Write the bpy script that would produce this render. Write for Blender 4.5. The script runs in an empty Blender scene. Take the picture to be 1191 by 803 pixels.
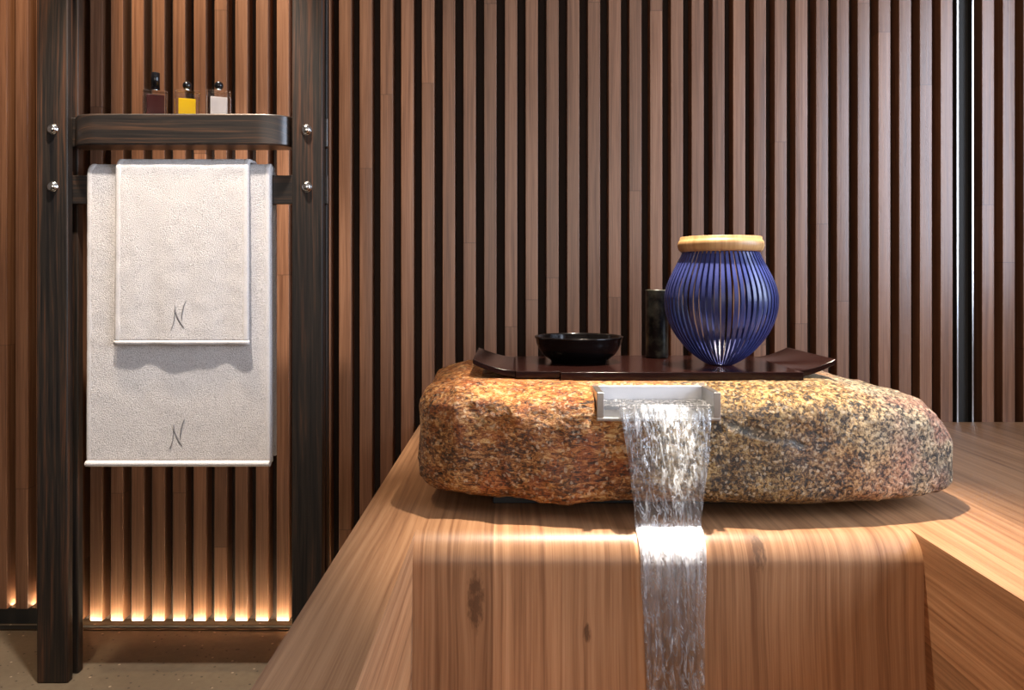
import bpy, bmesh, math, random
from mathutils import Vector, noise, Matrix

random.seed(7)
scene = bpy.context.scene
COL = scene.collection
D = 2.2                      # camera to slat fronts, metres
S = D / 887.0                # metres per photo pixel on the slat plane
PI = math.pi

def at(px, py, r):
    """photo pixel at depth r*D -> world point (camera at (0,-D,1))"""
    return Vector(((px - 595.5) * S * r, -D * (1 - r), 1 - (py - 325) * S * r))

# ------------------------------------------------------------------ helpers
def tag(o, label=None, cat=None, group=None, kind=None):
    if label: o['label'] = label
    if cat: o['category'] = cat
    if group: o['group'] = group
    if kind: o['kind'] = kind
    return o

def empty(name, loc):
    o = bpy.data.objects.new(name, None)
    o.empty_display_size = 0.05
    o.location = loc
    COL.objects.link(o)
    return o

def link_mesh(name, me, parent=None, mats=()):
    for m in (mats if isinstance(mats, (list, tuple)) else [mats]):
        me.materials.append(m)
    o = bpy.data.objects.new(name, me)
    COL.objects.link(o)
    if parent is not None:
        o.parent = parent
        o.matrix_parent_inverse = Matrix.Translation(parent.location).inverted()
    return o

class MB:
    """collects verts / faces / uvs in world space"""
    def __init__(self):
        self.v, self.f, self.uv, self.mi, self.sm = [], [], [], [], []
    def quad(self, pts, uvs=None, mi=0, smooth=False):
        b = len(self.v)
        self.v += [tuple(p) for p in pts]
        self.f.append(tuple(range(b, b + len(pts))))
        self.uv.append(uvs or [(0, 0)] * len(pts))
        self.mi.append(mi); self.sm.append(smooth)
    def box(self, x0, x1, y0, y1, z0, z1, grain='z', off=(0, 0), mi=0):
        b = len(self.v)
        c = [(x, y, z) for x in (x0, x1) for y in (y0, y1) for z in (z0, z1)]
        self.v += c
        idx = lambda i, j, k: b + i * 4 + j * 2 + k
        faces = [((0,0,0),(0,0,1),(0,1,1),(0,1,0)), ((1,0,0),(1,1,0),(1,1,1),(1,0,1)),
                 ((0,0,0),(1,0,0),(1,0,1),(0,0,1)), ((0,1,0),(0,1,1),(1,1,1),(1,1,0)),
                 ((0,0,0),(0,1,0),(1,1,0),(1,0,0)), ((0,0,1),(1,0,1),(1,1,1),(0,1,1))]
        for fi, f in enumerate(faces):
            self.f.append(tuple(idx(*q) for q in f))
            uvs = []
            for q in f:
                x, y, z = c[q[0]*4+q[1]*2+q[2]]
                if grain == 'z': u, v = (x - x0) + (y - y0), z
                elif grain == 'x': u, v = (z - z0) + (y - y0), x
                else: u, v = (x - x0) + (z - z0), y
                uvs.append((u + off[0], v + off[1]))
            self.uv.append(uvs); self.mi.append(mi); self.sm.append(False)
    def grid(self, P, UV=None, mi=0, smooth=True, closed_u=False, closed_v=False, flip=False):
        """P[i][j] rows of points"""
        b = len(self.v)
        n, m = len(P), len(P[0])
        for row in P:
            self.v += [tuple(p) for p in row]
        for i in range(n if closed_u else n - 1):
            for j in range(m if closed_v else m - 1):
                q = [(i, j), ((i+1) % n, j), ((i+1) % n, (j+1) % m), (i, (j+1) % m)]
                if flip: q.reverse()
                self.f.append(tuple(b + a * m + c for a, c in q))
                self.uv.append([UV[a][c] for a, c in q] if UV else [(0, 0)] * 4)
                self.mi.append(mi); self.sm.append(smooth)
    def lathe(self, prof, c, n=48, mi=0, smooth=True):
        """prof: list of (r, z); c: centre (x, y)"""
        P = [[(c[0] + r * math.cos(2*PI*k/n), c[1] + r * math.sin(2*PI*k/n), z) for k in range(n)] for r, z in prof]
        UV = [[(k / n, z) for k in range(n)] for r, z in prof]
        self.grid(P, UV, mi, smooth, closed_v=True, flip=True)
    def prism(self, outline, axis, a0, a1, mi=0, smooth=False):
        """outline: 2-D points; extruded along axis between a0 and a1 (z: (x,y), y: (x,z), x: (y,z))"""
        def pt(p, a):
            return {'z': (p[0], p[1], a), 'y': (p[0], a, p[1]), 'x': (a, p[0], p[1])}[axis]
        n = len(outline)
        b = len(self.v)
        self.v += [pt(p, a0) for p in outline] + [pt(p, a1) for p in outline]
        L = 0; acc = [0]
        for i in range(n):
            p, q = outline[i], outline[(i+1) % n]
            L += math.hypot(p[0]-q[0], p[1]-q[1]); acc.append(L)
        for i in range(n):
            j = (i + 1) % n
            self.f.append((b+i, b+j, b+n+j, b+n+i))
            self.uv.append([(a0, acc[i]), (a0, acc[i+1]), (a1, acc[i+1]), (a1, acc[i])])
            self.mi.append(mi); self.sm.append(smooth)
        self.f.append(tuple(b + i for i in reversed(range(n)))); self.uv.append([(outline[i][1], outline[i][0]) for i in reversed(range(n))]); self.mi.append(mi); self.sm.append(False)
        self.f.append(tuple(b + n + i for i in range(n))); self.uv.append([(outline[i][1], outline[i][0]) for i in range(n)]); self.mi.append(mi); self.sm.append(False)
    def build(self, name, mats, parent=None, bevel=0, seg=2, weld=False, origin=None):
        me = bpy.data.meshes.new(name)
        vs = self.v
        if origin is not None:
            vs = [(v[0]-origin[0], v[1]-origin[1], v[2]-origin[2]) for v in vs]
        me.from_pydata(vs, [], self.f)
        ul = me.uv_layers.new(name='UVMap')
        k = 0
        for pi, p in enumerate(me.polygons):
            p.material_index = self.mi[pi]; p.use_smooth = self.sm[pi]
            for u in self.uv[pi]:
                ul.data[k].uv = u; k += 1
        bm = bmesh.new(); bm.from_mesh(me)
        if weld: bmesh.ops.remove_doubles(bm, verts=bm.verts, dist=1e-6)
        bmesh.ops.recalc_face_normals(bm, faces=bm.faces)
        bm.to_mesh(me); bm.free()
        o = link_mesh(name, me, parent, mats)
        if origin is not None:
            o.location = origin
        if bevel:
            md = o.modifiers.new('bevel', 'BEVEL'); md.width = bevel; md.segments = seg
            md.limit_method = 'ANGLE'; md.angle_limit = math.radians(40)
            for p in me.polygons: p.use_smooth = True
            w = o.modifiers.new('wn', 'WEIGHTED_NORMAL'); w.keep_sharp = True
        return o

# ------------------------------------------------------------------ materials
class NT:
    def __init__(self, name):
        self.m = bpy.data.materials.new(name); self.m.use_nodes = True
        self.t = self.m.node_tree; self.t.nodes.clear()
        self.out = self.n('ShaderNodeOutputMaterial')
    def n(self, typ, **kw):
        nd = self.t.nodes.new(typ)
        for k, v in kw.items(): setattr(nd, k, v)
        return nd
    def l(self, a, b): self.t.links.new(a, b)
    def set(self, sock, v):
        if hasattr(v, 'node'): self.l(v, sock)
        else: sock.default_value = v
    def math(self, op, a, b=0.0, c=None, clamp=False):
        nd = self.n('ShaderNodeMath', operation=op, use_clamp=clamp)
        self.set(nd.inputs[0], a); self.set(nd.inputs[1], b)
        if c is not None: self.set(nd.inputs[2], c)
        return nd.outputs[0]
    def comb(self, x, y, z=0.0):
        nd = self.n('ShaderNodeCombineXYZ')
        for i, v in enumerate((x, y, z)): self.set(nd.inputs[i], v)
        return nd.outputs[0]
    def noise(self, vec, scale, detail=2.0, rough=0.5, dist=0.0):
        nd = self.n('ShaderNodeTexNoise')
        self.set(nd.inputs['Vector'], vec); nd.inputs['Scale'].default_value = scale
        nd.inputs['Detail'].default_value = detail; nd.inputs['Roughness'].default_value = rough
        nd.inputs['Distortion'].default_value = dist
        return nd.outputs['Fac']
    def voronoi(self, vec, scale, feature='F1', out='Distance', rnd=1.0):
        nd = self.n('ShaderNodeTexVoronoi', feature=feature)
        self.set(nd.inputs['Vector'], vec); nd.inputs['Scale'].default_value = scale
        nd.inputs['Randomness'].default_value = rnd
        return nd.outputs[out]
    def ramp(self, fac, stops, interp='LINEAR'):
        nd = self.n('ShaderNodeValToRGB'); cr = nd.color_ramp; cr.interpolation = interp
        while len(cr.elements) < len(stops): cr.elements.new(0.5)
        for e, (p, c) in zip(cr.elements, stops):
            e.position = p
            e.color = (c, c, c, 1) if isinstance(c, (int, float)) else (*c, 1)
        self.set(nd.inputs[0], fac)
        return nd.outputs[0]
    def mix(self, fac, a, b, mode='MIX'):
        nd = self.n('ShaderNodeMix', data_type='RGBA', blend_type=mode)
        self.set(nd.inputs[0], fac)
        for s, v in ((nd.inputs[6], a), (nd.inputs[7], b)):
            if isinstance(v, tuple) and len(v) == 3: v = (*v, 1)
            self.set(s, v)
        return nd.outputs[2]
    def bump(self, h, strength=0.3, dist=0.001, normal=None):
        nd = self.n('ShaderNodeBump')
        nd.inputs['Strength'].default_value = strength; nd.inputs['Distance'].default_value = dist
        self.l(h, nd.inputs['Height'])
        if normal is not None: self.l(normal, nd.inputs['Normal'])
        return nd.outputs[0]
    def bsdf(self, **kw):
        nd = self.n('ShaderNodeBsdfPrincipled')
        for k, v in kw.items():
            s = nd.inputs[k.replace('_', ' ')]
            if isinstance(v, tuple) and len(v) == 3: v = (*v, 1)
            self.set(s, v)
        return nd
    def done(self, shader):
        self.l(shader.outputs[0] if hasattr(shader, 'outputs') else shader, self.out.inputs[0])
        return self.m

def plain(name, col, rough=0.5, metal=0.0, **kw):
    t = NT(name)
    return t.done(t.bsdf(Base_Color=col, Roughness=rough, Metallic=metal, **kw))

def wood(name, dark, mid, light, board=0.09, seg=1.8, tone=0.35, rough=0.45, knots=0.0, joint=True,
         gscale=1.0, spec=0.5, streak=0.0, coat=0.0, w2=0.42, marks=()):
    """UV in metres: u across the grain, v along it"""
    t = NT(name)
    uv = t.n('ShaderNodeUVMap').outputs[0]
    sp = t.n('ShaderNodeSeparateXYZ'); t.l(uv, sp.inputs[0]); u, v = sp.outputs[0], sp.outputs[1]
    bi = t.math('FLOOR', t.math('DIVIDE', u, board))
    wn = t.n('ShaderNodeTexWhiteNoise', noise_dimensions='1D'); t.l(bi, wn.inputs['W']); r0 = wn.outputs[0]
    sv = t.math('DIVIDE', t.math('ADD', v, t.math('MULTIPLY', r0, seg * 1.7)), seg)
    sj = t.math('FLOOR', sv)
    wn2 = t.n('ShaderNodeTexWhiteNoise', noise_dimensions='2D'); t.l(t.comb(bi, sj), wn2.inputs['Vector']); r1 = wn2.outputs[0]
    seed = t.math('MULTIPLY', r1, 31.0)
    # wavy drift of the fibres
    drift = t.noise(t.comb(t.math('MULTIPLY', u, 6.0), t.math('MULTIPLY', v, 1.6), seed), 1.0, 2.0)
    uu = t.math('ADD', u, t.math('MULTIPLY', drift, 0.016))
    mk = None
    for uc, vc_, ru, rv in marks:          # single knots with the fibres bent round them
        du = t.math('DIVIDE', t.math('SUBTRACT', u, uc), ru); dv = t.math('DIVIDE', t.math('SUBTRACT', v, vc_), rv)
        d2 = t.math('ADD', t.math('MULTIPLY', du, du), t.math('MULTIPLY', dv, dv))
        e = t.math('POWER', 2.718, t.math('MULTIPLY', d2, -0.35))
        uu = t.math('ADD', uu, t.math('MULTIPLY', t.math('MULTIPLY', e, du), -0.55 * ru))
        kn_ = t.noise(t.comb(t.math('MULTIPLY', u, 170.0), t.math('MULTIPLY', v, 60.0), uc), 1.0, 3.0, 0.6)
        mm = t.ramp(t.math('ADD', t.math('MULTIPLY', d2, 0.30), t.math('MULTIPLY', t.math('SUBTRACT', kn_, 0.5), 1.1)), [(0.05, 0.85), (0.40, 0.0)])
        mk = mm if mk is None else t.math('MAXIMUM', mk, mm)
    g1 = t.noise(t.comb(t.math('MULTIPLY', uu, 75.0 * gscale), t.math('MULTIPLY', v, 1.3), seed), 1.0, 4.0, 0.6)
    g2 = t.noise(t.comb(t.math('MULTIPLY', uu, 260.0 * gscale), t.math('MULTIPLY', v, 5.0), seed), 1.0, 3.0, 0.7)
    g3 = t.noise(t.comb(t.math('MULTIPLY', u, 9.0), t.math('MULTIPLY', v, 1.1), seed), 1.0, 2.0)
    g = t.math('ADD', t.math('MULTIPLY', g1, 0.84 - w2), t.math('ADD', t.math('MULTIPLY', g2, w2), t.math('MULTIPLY', g3, 0.16)))
    col = t.ramp(g, [(0.37, dark), (0.5, mid), (0.63, light)])
    if streak:
        s = t.noise(t.comb(t.math('MULTIPLY', uu, 34.0 * gscale), t.math('MULTIPLY', v, 0.7), seed), 1.0, 3.0, 0.6)
        col = t.mix(t.ramp(s, [(0.52, 0.0), (0.66, streak)]), col, dark)
    tn = t.math('ADD', 1.0 - tone / 2, t.math('MULTIPLY', r1, tone))
    col = t.mix(1.0, col, t.comb(tn, tn, tn), 'MULTIPLY')
    if knots:
        kv = t.comb(t.math('MULTIPLY', uu, 7.0), t.math('MULTIPLY', v, 1.9), 3.3)
        kd = t.voronoi(kv, 1.0)
        kc = t.n('ShaderNodeTexVoronoi'); t.l(kv, kc.inputs['Vector']); kc.inputs['Scale'].default_value = 1.0
        sel = t.n('ShaderNodeSeparateXYZ'); t.l(kc.outputs['Color'], sel.inputs[0])
        on = t.math('GREATER_THAN', sel.outputs[0], 1.0 - knots)
        kn = t.noise(t.comb(t.math('MULTIPLY', uu, 160.0), t.math('MULTIPLY', v, 40.0), seed), 1.0, 3.0)
        km = t.ramp(t.math('ADD', kd, t.math('MULTIPLY', kn, 0.12)), [(0.09, 1.0), (0.2, 0.0)])
        col = t.mix(t.math('MULTIPLY', t.math('MULTIPLY', km, on), 0.75), col, tuple(c * 0.35 for c in dark))
    if mk is not None:
        col = t.mix(mk, col, tuple(c * 0.45 for c in dark))
    if joint:
        fr = t.math('FRACT', sv)
        jl = t.math('LESS_THAN', fr, 0.0018 / seg)
        col = t.mix(t.math('MULTIPLY', jl, 0.6), col, tuple(c * 0.3 for c in dark))
    rg = t.math('ADD', rough - 0.08, t.math('MULTIPLY', g2, 0.16))
    b = t.bsdf(Base_Color=col, Roughness=rg, Specular_IOR_Level=spec, Coat_Weight=coat, Coat_Roughness=0.25,
               Normal=t.bump(g2, 0.25, 0.0006))
    return t.done(b)

def emit(name, col, strength):
    t = NT(name)
    e = t.n('ShaderNodeEmission'); e.inputs[0].default_value = (*col, 1); e.inputs[1].default_value = strength
    return t.done(e)

M_SLAT = wood('slat_wood', (0.125, 0.052, 0.025), (0.235, 0.108, 0.055), (0.33, 0.165, 0.09), board=0.2, seg=1.55, tone=0.35, rough=0.37, gscale=1.3, knots=0.05, spec=0.75, coat=0.10)
M_TUB = wood('tub_wood', (0.20, 0.092, 0.042), (0.345, 0.178, 0.085), (0.45, 0.252, 0.130), board=0.11, seg=900.0, tone=0.34, rough=0.42, knots=0.0, joint=False, gscale=1.3, streak=0.35, w2=0.27, marks=((2.942, -1.066, 0.013, 0.045), (3.395, -0.985, 0.011, 0.03), (3.119, -1.118, 0.006, 0.014)))
M_EBONY = wood('dark_ebony_wood', (0.006, 0.005, 0.005), (0.020, 0.015, 0.012), (0.085, 0.040, 0.020), board=0.4, seg=900.0, tone=0.2, rough=0.42, joint=False, gscale=1.1, streak=0.5, coat=0.5)
M_POST = wood('ebony_post_wood', (0.006, 0.005, 0.005), (0.022, 0.016, 0.012), (0.095, 0.040, 0.020), board=0.4, seg=900.0, tone=0.2, rough=0.5, joint=False, gscale=0.9, streak=0.5, spec=0.35)
M_BACK = plain('dark_backing', (0.030, 0.016, 0.010), 0.8)
M_CHROME = plain('polished_steel', (0.75, 0.75, 0.74), 0.12, 1.0)
M_BRUSH = plain('brushed_steel', (0.62, 0.61, 0.59), 0.3, 1.0)
M_LACQ = plain('brown_black_lacquer', (0.015, 0.005, 0.004), 0.16, 0.0, Specular_IOR_Level=0.22)
M_BLACK = plain('black_lacquer', (0.005, 0.004, 0.004), 0.16, 0.0, Specular_IOR_Level=0.35)
M_CAP = plain('glossy_black_cap', (0.004, 0.004, 0.005), 0.08)
M_PLINTH = plain('slate_plinth', (0.02, 0.024, 0.028), 0.55)
M_PLASTER = plain('warm_plaster', (0.22, 0.17, 0.13), 0.8)
M_CEIL = plain('ceiling_plaster', (0.42, 0.37, 0.32), 0.85)
M_BRONZE = plain('bronze_trim', (0.10, 0.075, 0.055), 0.35, 0.8)
M_DARKMETAL = plain('dark_grey_metal', (0.03, 0.028, 0.025), 0.6, 0.0, Specular_IOR_Level=0.3)

def m_floor():
    t = NT('floor_stone')
    o = t.n('ShaderNodeTexCoord').outputs['Object']
    n1 = t.noise(o, 3.0, 4.0)
    col = t.ramp(n1, [(0.3, (0.095, 0.072, 0.046)), (0.7, (0.175, 0.138, 0.092))])
    n2 = t.noise(o, 60.0, 3.0)
    col = t.mix(t.ramp(n2, [(0.4, 0.0), (0.7, 0.45)]), col, (0.09, 0.065, 0.045))
    vd = t.voronoi(o, 42.0)
    col = t.mix(t.ramp(vd, [(0.10, 1.0), (0.16, 0.0)]), col, (0.03, 0.02, 0.014))
    vd2 = t.voronoi(t.comb_shift(o, 7.3), 30.0) if hasattr(t, 'comb_shift') else t.voronoi(o, 27.0)
    col = t.mix(t.ramp(vd2, [(0.07, 0.9), (0.11, 0.0)]), col, (0.42, 0.33, 0.24))
    return t.done(t.bsdf(Base_Color=col, Roughness=0.5, Normal=t.bump(n2, 0.15, 0.001)))
M_FLOOR = m_floor()

def m_stone():
    t = NT('granite_boulder')
    o = t.n('ShaderNodeTexCoord').outputs['Object']
    sp = t.n('ShaderNodeSeparateXYZ'); t.l(o, sp.inputs[0]); x, z = sp.outputs[0], sp.outputs[2]
    big = t.noise(o, 5.0, 3.0, 0.55, 0.4)
    mid = t.noise(o, 17.0, 4.0, 0.6, 0.5)
    # left: rust orange, streaky crystals
    mp = t.n('ShaderNodeMapping'); t.l(o, mp.inputs[0]); mp.inputs['Rotation'].default_value = (0.0, 0.6, 0.0); mp.inputs['Scale'].default_value = (0.55, 1.0, 1.6)
    fine = t.noise(mp.outputs[0], 120.0, 6.0, 0.76, 0.8)
    mm = t.noise(mp.outputs[0], 26.0, 3.0, 0.6, 0.6)
    fine = t.math('ADD', fine, t.math('MULTIPLY', t.math('SUBTRACT', mm, 0.5), 0.30))
    left = t.ramp(fine, [(0.36, (0.014, 0.010, 0.007)), (0.44, (0.22, 0.072, 0.013)), (0.51, (0.54, 0.18, 0.026)), (0.63, (0.88, 0.58, 0.24))])
    redm = t.ramp(mid, [(0.48, 0.0), (0.62, 0.85)])
    left = t.mix(redm, left, t.ramp(fine, [(0.37, (0.02, 0.012, 0.008)), (0.47, (0.36, 0.072, 0.012)), (0.62, (0.60, 0.21, 0.05))]))
    # right: granite grains, beige / pink / ochre with dark flecks
    gr = t.noise(o, 140.0, 5.0, 0.75, 0.4)
    gr = t.math('ADD', gr, t.math('MULTIPLY', t.math('SUBTRACT', t.noise(o, 30.0, 2.0), 0.5), 0.22))
    beige = t.ramp(gr, [(0.41, (0.012, 0.012, 0.012)), (0.47, (0.12, 0.09, 0.055)), (0.52, (0.40, 0.29, 0.16)), (0.60, (0.66, 0.53, 0.34))])
    pink = t.ramp(gr, [(0.40, (0.03, 0.02, 0.018)), (0.50, (0.36, 0.16, 0.10)), (0.60, (0.60, 0.34, 0.23))])
    ochre = t.ramp(gr, [(0.41, (0.014, 0.011, 0.008)), (0.47, (0.13, 0.062, 0.014)), (0.53, (0.40, 0.21, 0.05)), (0.61, (0.66, 0.45, 0.18))])
    right = t.mix(t.ramp(t.noise(o, 8.0, 3.0, 0.5, 0.3), [(0.46, 0.0), (0.57, 0.9)]), beige, pink)
    wob = t.math('ADD', x, t.math('MULTIPLY', t.math('SUBTRACT', big, 0.5), 0.45))
    col = t.mix(t.ramp(t.math('DIVIDE', t.math('ADD', wob, 0.2), 1.0), [(0.42, 0.0), (0.52, 1.0)]), left, ochre)
    col = t.mix(t.ramp(t.math('DIVIDE', t.math('ADD', wob, 0.2), 1.0), [(0.68, 0.0), (0.88, 1.0)]), col, right)
    # broad darker patches low in the middle
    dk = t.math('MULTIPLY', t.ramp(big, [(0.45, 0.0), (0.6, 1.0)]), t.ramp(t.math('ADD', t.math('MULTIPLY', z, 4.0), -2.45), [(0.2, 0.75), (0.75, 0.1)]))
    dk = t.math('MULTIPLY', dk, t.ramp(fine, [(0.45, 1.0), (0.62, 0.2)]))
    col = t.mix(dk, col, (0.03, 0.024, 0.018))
    # smooth grey scar right of the spout
    sx = t.math('DIVIDE', t.math('SUBTRACT', x, 0.425), 0.075)
    szc = t.math('ADD', 0.738, t.math('MULTIPLY', t.math('SUBTRACT', x, 0.425), -0.28))
    sz = t.math('DIVIDE', t.math('SUBTRACT', z, szc), 0.014)
    sd = t.math('ADD', t.math('ADD', t.math('MULTIPLY', sx, sx), t.math('MULTIPLY', sz, sz)), t.math('MULTIPLY', t.math('SUBTRACT', mid, 0.5), 3.0))
    scar = t.ramp(sd, [(0.4, 1.0), (1.3, 0.0)])
    col = t.mix(t.math('MULTIPLY', scar, 0.85), col, (0.075, 0.078, 0.07))
    vc_ = t.n('ShaderNodeTexVoronoi'); t.l(o, vc_.inputs['Vector']); vc_.inputs['Scale'].default_value = 230.0
    vs = t.n('ShaderNodeSeparateXYZ'); t.l(vc_.outputs['Color'], vs.inputs[0])
    col = t.mix(t.ramp(vs.outputs[0], [(0.86, 0.0), (0.93, 0.65)]), col, t.mix(0.55, col, (0.95, 0.80, 0.55)))
    col = t.mix(t.ramp(vs.outputs[1], [(0.86, 0.0), (0.94, 0.6)]), col, (0.012, 0.010, 0.008))
    h = t.math('ADD', t.math('MULTIPLY', fine, 0.6), t.math('MULTIPLY', gr, 0.6))
    h = t.math('MULTIPLY', h, t.math('SUBTRACT', 1.0, t.math('MULTIPLY', scar, 0.7)))
    nb = t.bump(mid, 0.5, 0.008)
    nb = t.bump(h, 1.0, 0.006, nb)
    return t.done(t.bsdf(Base_Color=col, Roughness=t.ramp(fine, [(0.3, 0.5), (0.7, 0.28)]), Normal=nb))
M_STONE = m_stone()

def m_terry(name, a, b, strength=0.9):
    t = NT(name)
    o = t.n('ShaderNodeTexCoord').outputs['Object']
    n = t.noise(o, 480.0, 2.0, 0.7)
    n2 = t.noise(o, 9.0, 3.0)
    col = t.ramp(n, [(0.33, a), (0.52, b)])
    col = t.mix(t.math('MULTIPLY', n2, 0.12), col, a)
    nb = t.bump(n, strength, 0.004)
    return t.done(t.bsdf(Base_Color=col, Roughness=0.95, Specular_IOR_Level=0.1, Sheen_Weight=0.25, Normal=nb))
M_TERRY = m_terry('white_terry', (0.50, 0.465, 0.445), (0.86, 0.82, 0.80))
M_HEM = m_terry('white_towel_hem', (0.62, 0.58, 0.56), (0.80, 0.765, 0.745), 0.3)
M_EMB = plain('grey_embroidery', (0.20, 0.195, 0.20), 0.7)

def m_vase():
    t = NT('blue_strip')
    o = t.n('ShaderNodeTexCoord').outputs['Object']
    n = t.noise(o, 14.0, 3.0)
    f = t.noise(o, 300.0, 2.0)
    col = t.ramp(n, [(0.3, (0.022, 0.030, 0.115)), (0.7, (0.045, 0.060, 0.23))])
    return t.done(t.bsdf(Base_Color=col, Roughness=0.3, Normal=t.bump(f, 0.2, 0.0008)))
M_BLUE = m_vase()
M_RING = wood('pale_ring_wood', (0.38, 0.20, 0.075), (0.50, 0.29, 0.12), (0.60, 0.38, 0.18), board=9.0, seg=900.0, tone=0.05, rough=0.4, joint=False, gscale=0.25)

def m_mottled():
    t = NT('mottled_black_glaze')
    o = t.n('ShaderNodeTexCoord').outputs['Object']
    n = t.noise(o, 40.0, 5.0, 0.65)
    col = t.ramp(n, [(0.42, (0.006, 0.006, 0.006)), (0.66, (0.085, 0.085, 0.06))])
    return t.done(t.bsdf(Base_Color=col, Roughness=0.3, Normal=t.bump(n, 0.3, 0.002)))
M_MOTTLE = m_mottled()

def m_glass():
    t = NT('clear_glass')
    g = t.bsdf(Base_Color=(0.88, 0.88, 0.90), Roughness=0.01, Transmission_Weight=1.0, IOR=1.42)
    tr = t.n('ShaderNodeBsdfTransparent')
    mx = t.n('ShaderNodeMixShader'); mx.inputs[0].default_value = 0.85
    t.l(tr.outputs[0], mx.inputs[1]); t.l(g.outputs[0], mx.inputs[2])
    return t.done(mx)
M_GLASS = m_glass()
def m_liquid(name, col, tr):
    t = NT(name)
    return t.done(t.bsdf(Base_Color=col, Roughness=0.15, Transmission_Weight=tr, IOR=1.33))
M_AMBER = m_liquid('amber_perfume', (1.0, 0.60, 0.01), 0.1)
M_RED = m_liquid('dark_red_perfume', (0.060, 0.010, 0.008), 0.2)
M_CREAM = m_liquid('cream_perfume', (0.90, 0.80, 0.74), 0.15)

def m_water(name, foam, along, fall=True):
    t = NT(name)
    uv = t.n('ShaderNodeUVMap').outputs[0]
    sp = t.n('ShaderNodeSeparateXYZ'); t.l(uv, sp.inputs[0]); u, v = sp.outputs[0], sp.outputs[1]
    a = t.noise(t.comb(t.math('MULTIPLY', u, 90.0), t.math('MULTIPLY', v, along), 0.0), 1.0, 3.0, 0.6, 0.8)
    b = t.noise(t.comb(t.math('MULTIPLY', u, 150.0), t.math('MULTIPLY', v, along * 4.0), 5.0), 1.0, 2.0, 0.55, 1.0)
    nb = t.bump(a, 1.0, 0.012); nb = t.bump(b, 0.7, 0.004, nb)
    tr = t.n('ShaderNodeBsdfTransparent'); tr.inputs[0].default_value = (0.98, 0.985, 0.99, 1)
    rf = t.n('ShaderNodeBsdfRefraction'); rf.inputs['IOR'].default_value = 1.25; rf.inputs['Roughness'].default_value = 0.0
    t.l(nb, rf.inputs['Normal'])
    gl = t.n('ShaderNodeBsdfGlossy'); gl.inputs['Roughness'].default_value = 0.06; t.l(nb, gl.inputs['Normal'])
    m1 = t.n('ShaderNodeMixShader'); t.l(tr.outputs[0], m1.inputs[1]); t.l(rf.outputs[0], m1.inputs[2])
    t.l(t.ramp(b, [(0.42, 0.06), (0.6, 0.35)]), m1.inputs[0])
    fr = t.n('ShaderNodeFresnel'); fr.inputs['IOR'].default_value = 1.33; t.l(nb, fr.inputs['Normal'])
    m2 = t.n('ShaderNodeMixShader'); t.l(m1.outputs[0], m2.inputs[1]); t.l(gl.outputs[0], m2.inputs[2])
    t.l(t.math('ADD', t.math('MULTIPLY', fr.outputs[0], 0.7), 0.05, clamp=True), m2.inputs[0])
    df = t.n('ShaderNodeBsdfDiffuse'); df.inputs[0].default_value = (0.88, 0.90, 0.94, 1); t.l(nb, df.inputs['Normal'])
    tl = t.n('ShaderNodeBsdfTranslucent'); tl.inputs[0].default_value = (0.9, 0.92, 0.95, 1)
    m0 = t.n('ShaderNodeMixShader'); m0.inputs[0].default_value = 0.4
    t.l(df.outputs[0], m0.inputs[1]); t.l(tl.outputs[0], m0.inputs[2])
    m3 = t.n('ShaderNodeMixShader'); t.l(m2.outputs[0], m3.inputs[1]); t.l(m0.outputs[0], m3.inputs[2])
    fm = t.ramp(t.math('ADD', t.math('MULTIPLY', a, 0.35), t.math('MULTIPLY', b, 0.65)), [(0.50, 0.03), (0.63, foam * 0.35), (0.69, foam)])
    # white lines paint in caustics; froth at the rounded edge also paints the lit band
    c = t.noise(t.comb(t.math('MULTIPLY', u, 75.0), t.math('MULTIPLY', v, 20.0 if fall else 60.0), 2.0), 1.0, 3.0, 0.55, 1.0)
    ln = t.math('MULTIPLY', t.ramp(t.math('ABSOLUTE', t.math('SUBTRACT', c, 0.5)), [(0.0, 1.0), (0.03, 0.0)]), 0.45)
    fm = t.math('MAXIMUM', fm, ln)
    if fall:
        fr_ = t.ramp(t.math('MULTIPLY', v, 2.0), [(0.0, 0.12), (0.1, 0.05), (0.38, 0.05), (0.42, 0.6), (0.48, 0.55), (0.62, 0.22), (0.85, 0.04)])
        fm = t.math('MAXIMUM', fm, t.math('MULTIPLY', fr_, t.ramp(a, [(0.35, 0.5), (0.62, 1.0)])))
    t.l(fm, m3.inputs[0])
    return t.done(m3)
M_WATER = m_water('falling_water', 0.95, 10.0)
M_POOL = m_water('channel_water', 0.8, 30.0, False)  # foam raised to paint in the lit channel's white

# ------------------------------------------------------------------ room shell
XL, XR, YF, ZC = -2.0, 2.0, -4.2, 2.7
SLAT_D = 0.045

m = MB(); m.box(XL - 0.1, XR + 0.1, YF - 0.1, 0.15, -0.1, 0.0)
tag(m.build('floor', M_FLOOR), kind='structure')
m = MB(); m.box(XL - 0.1, XR + 0.1, YF - 0.1, 0.15, ZC, ZC + 0.1)
tag(m.build('ceiling', M_CEIL), kind='structure')
m = MB(); m.box(XL - 0.1, XL, YF, 0.15, 0, ZC)
tag(m.build('wall_left', M_PLASTER), kind='structure')
FX0, FX1, FZ0, FZ1 = -1.1, 1.7, 0.8, 2.2  # unseen opening, added for the front fill light
m = MB()
m.box(XL, FX0, YF - 0.1, YF, 0, ZC); m.box(FX1, XR, YF - 0.1, YF, 0, ZC)
m.box(FX0, FX1, YF - 0.1, YF, 0, FZ0); m.box(FX0, FX1, YF - 0.1, YF, FZ1, ZC)
tag(m.build('wall_front', M_PLASTER), kind='structure')
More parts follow.
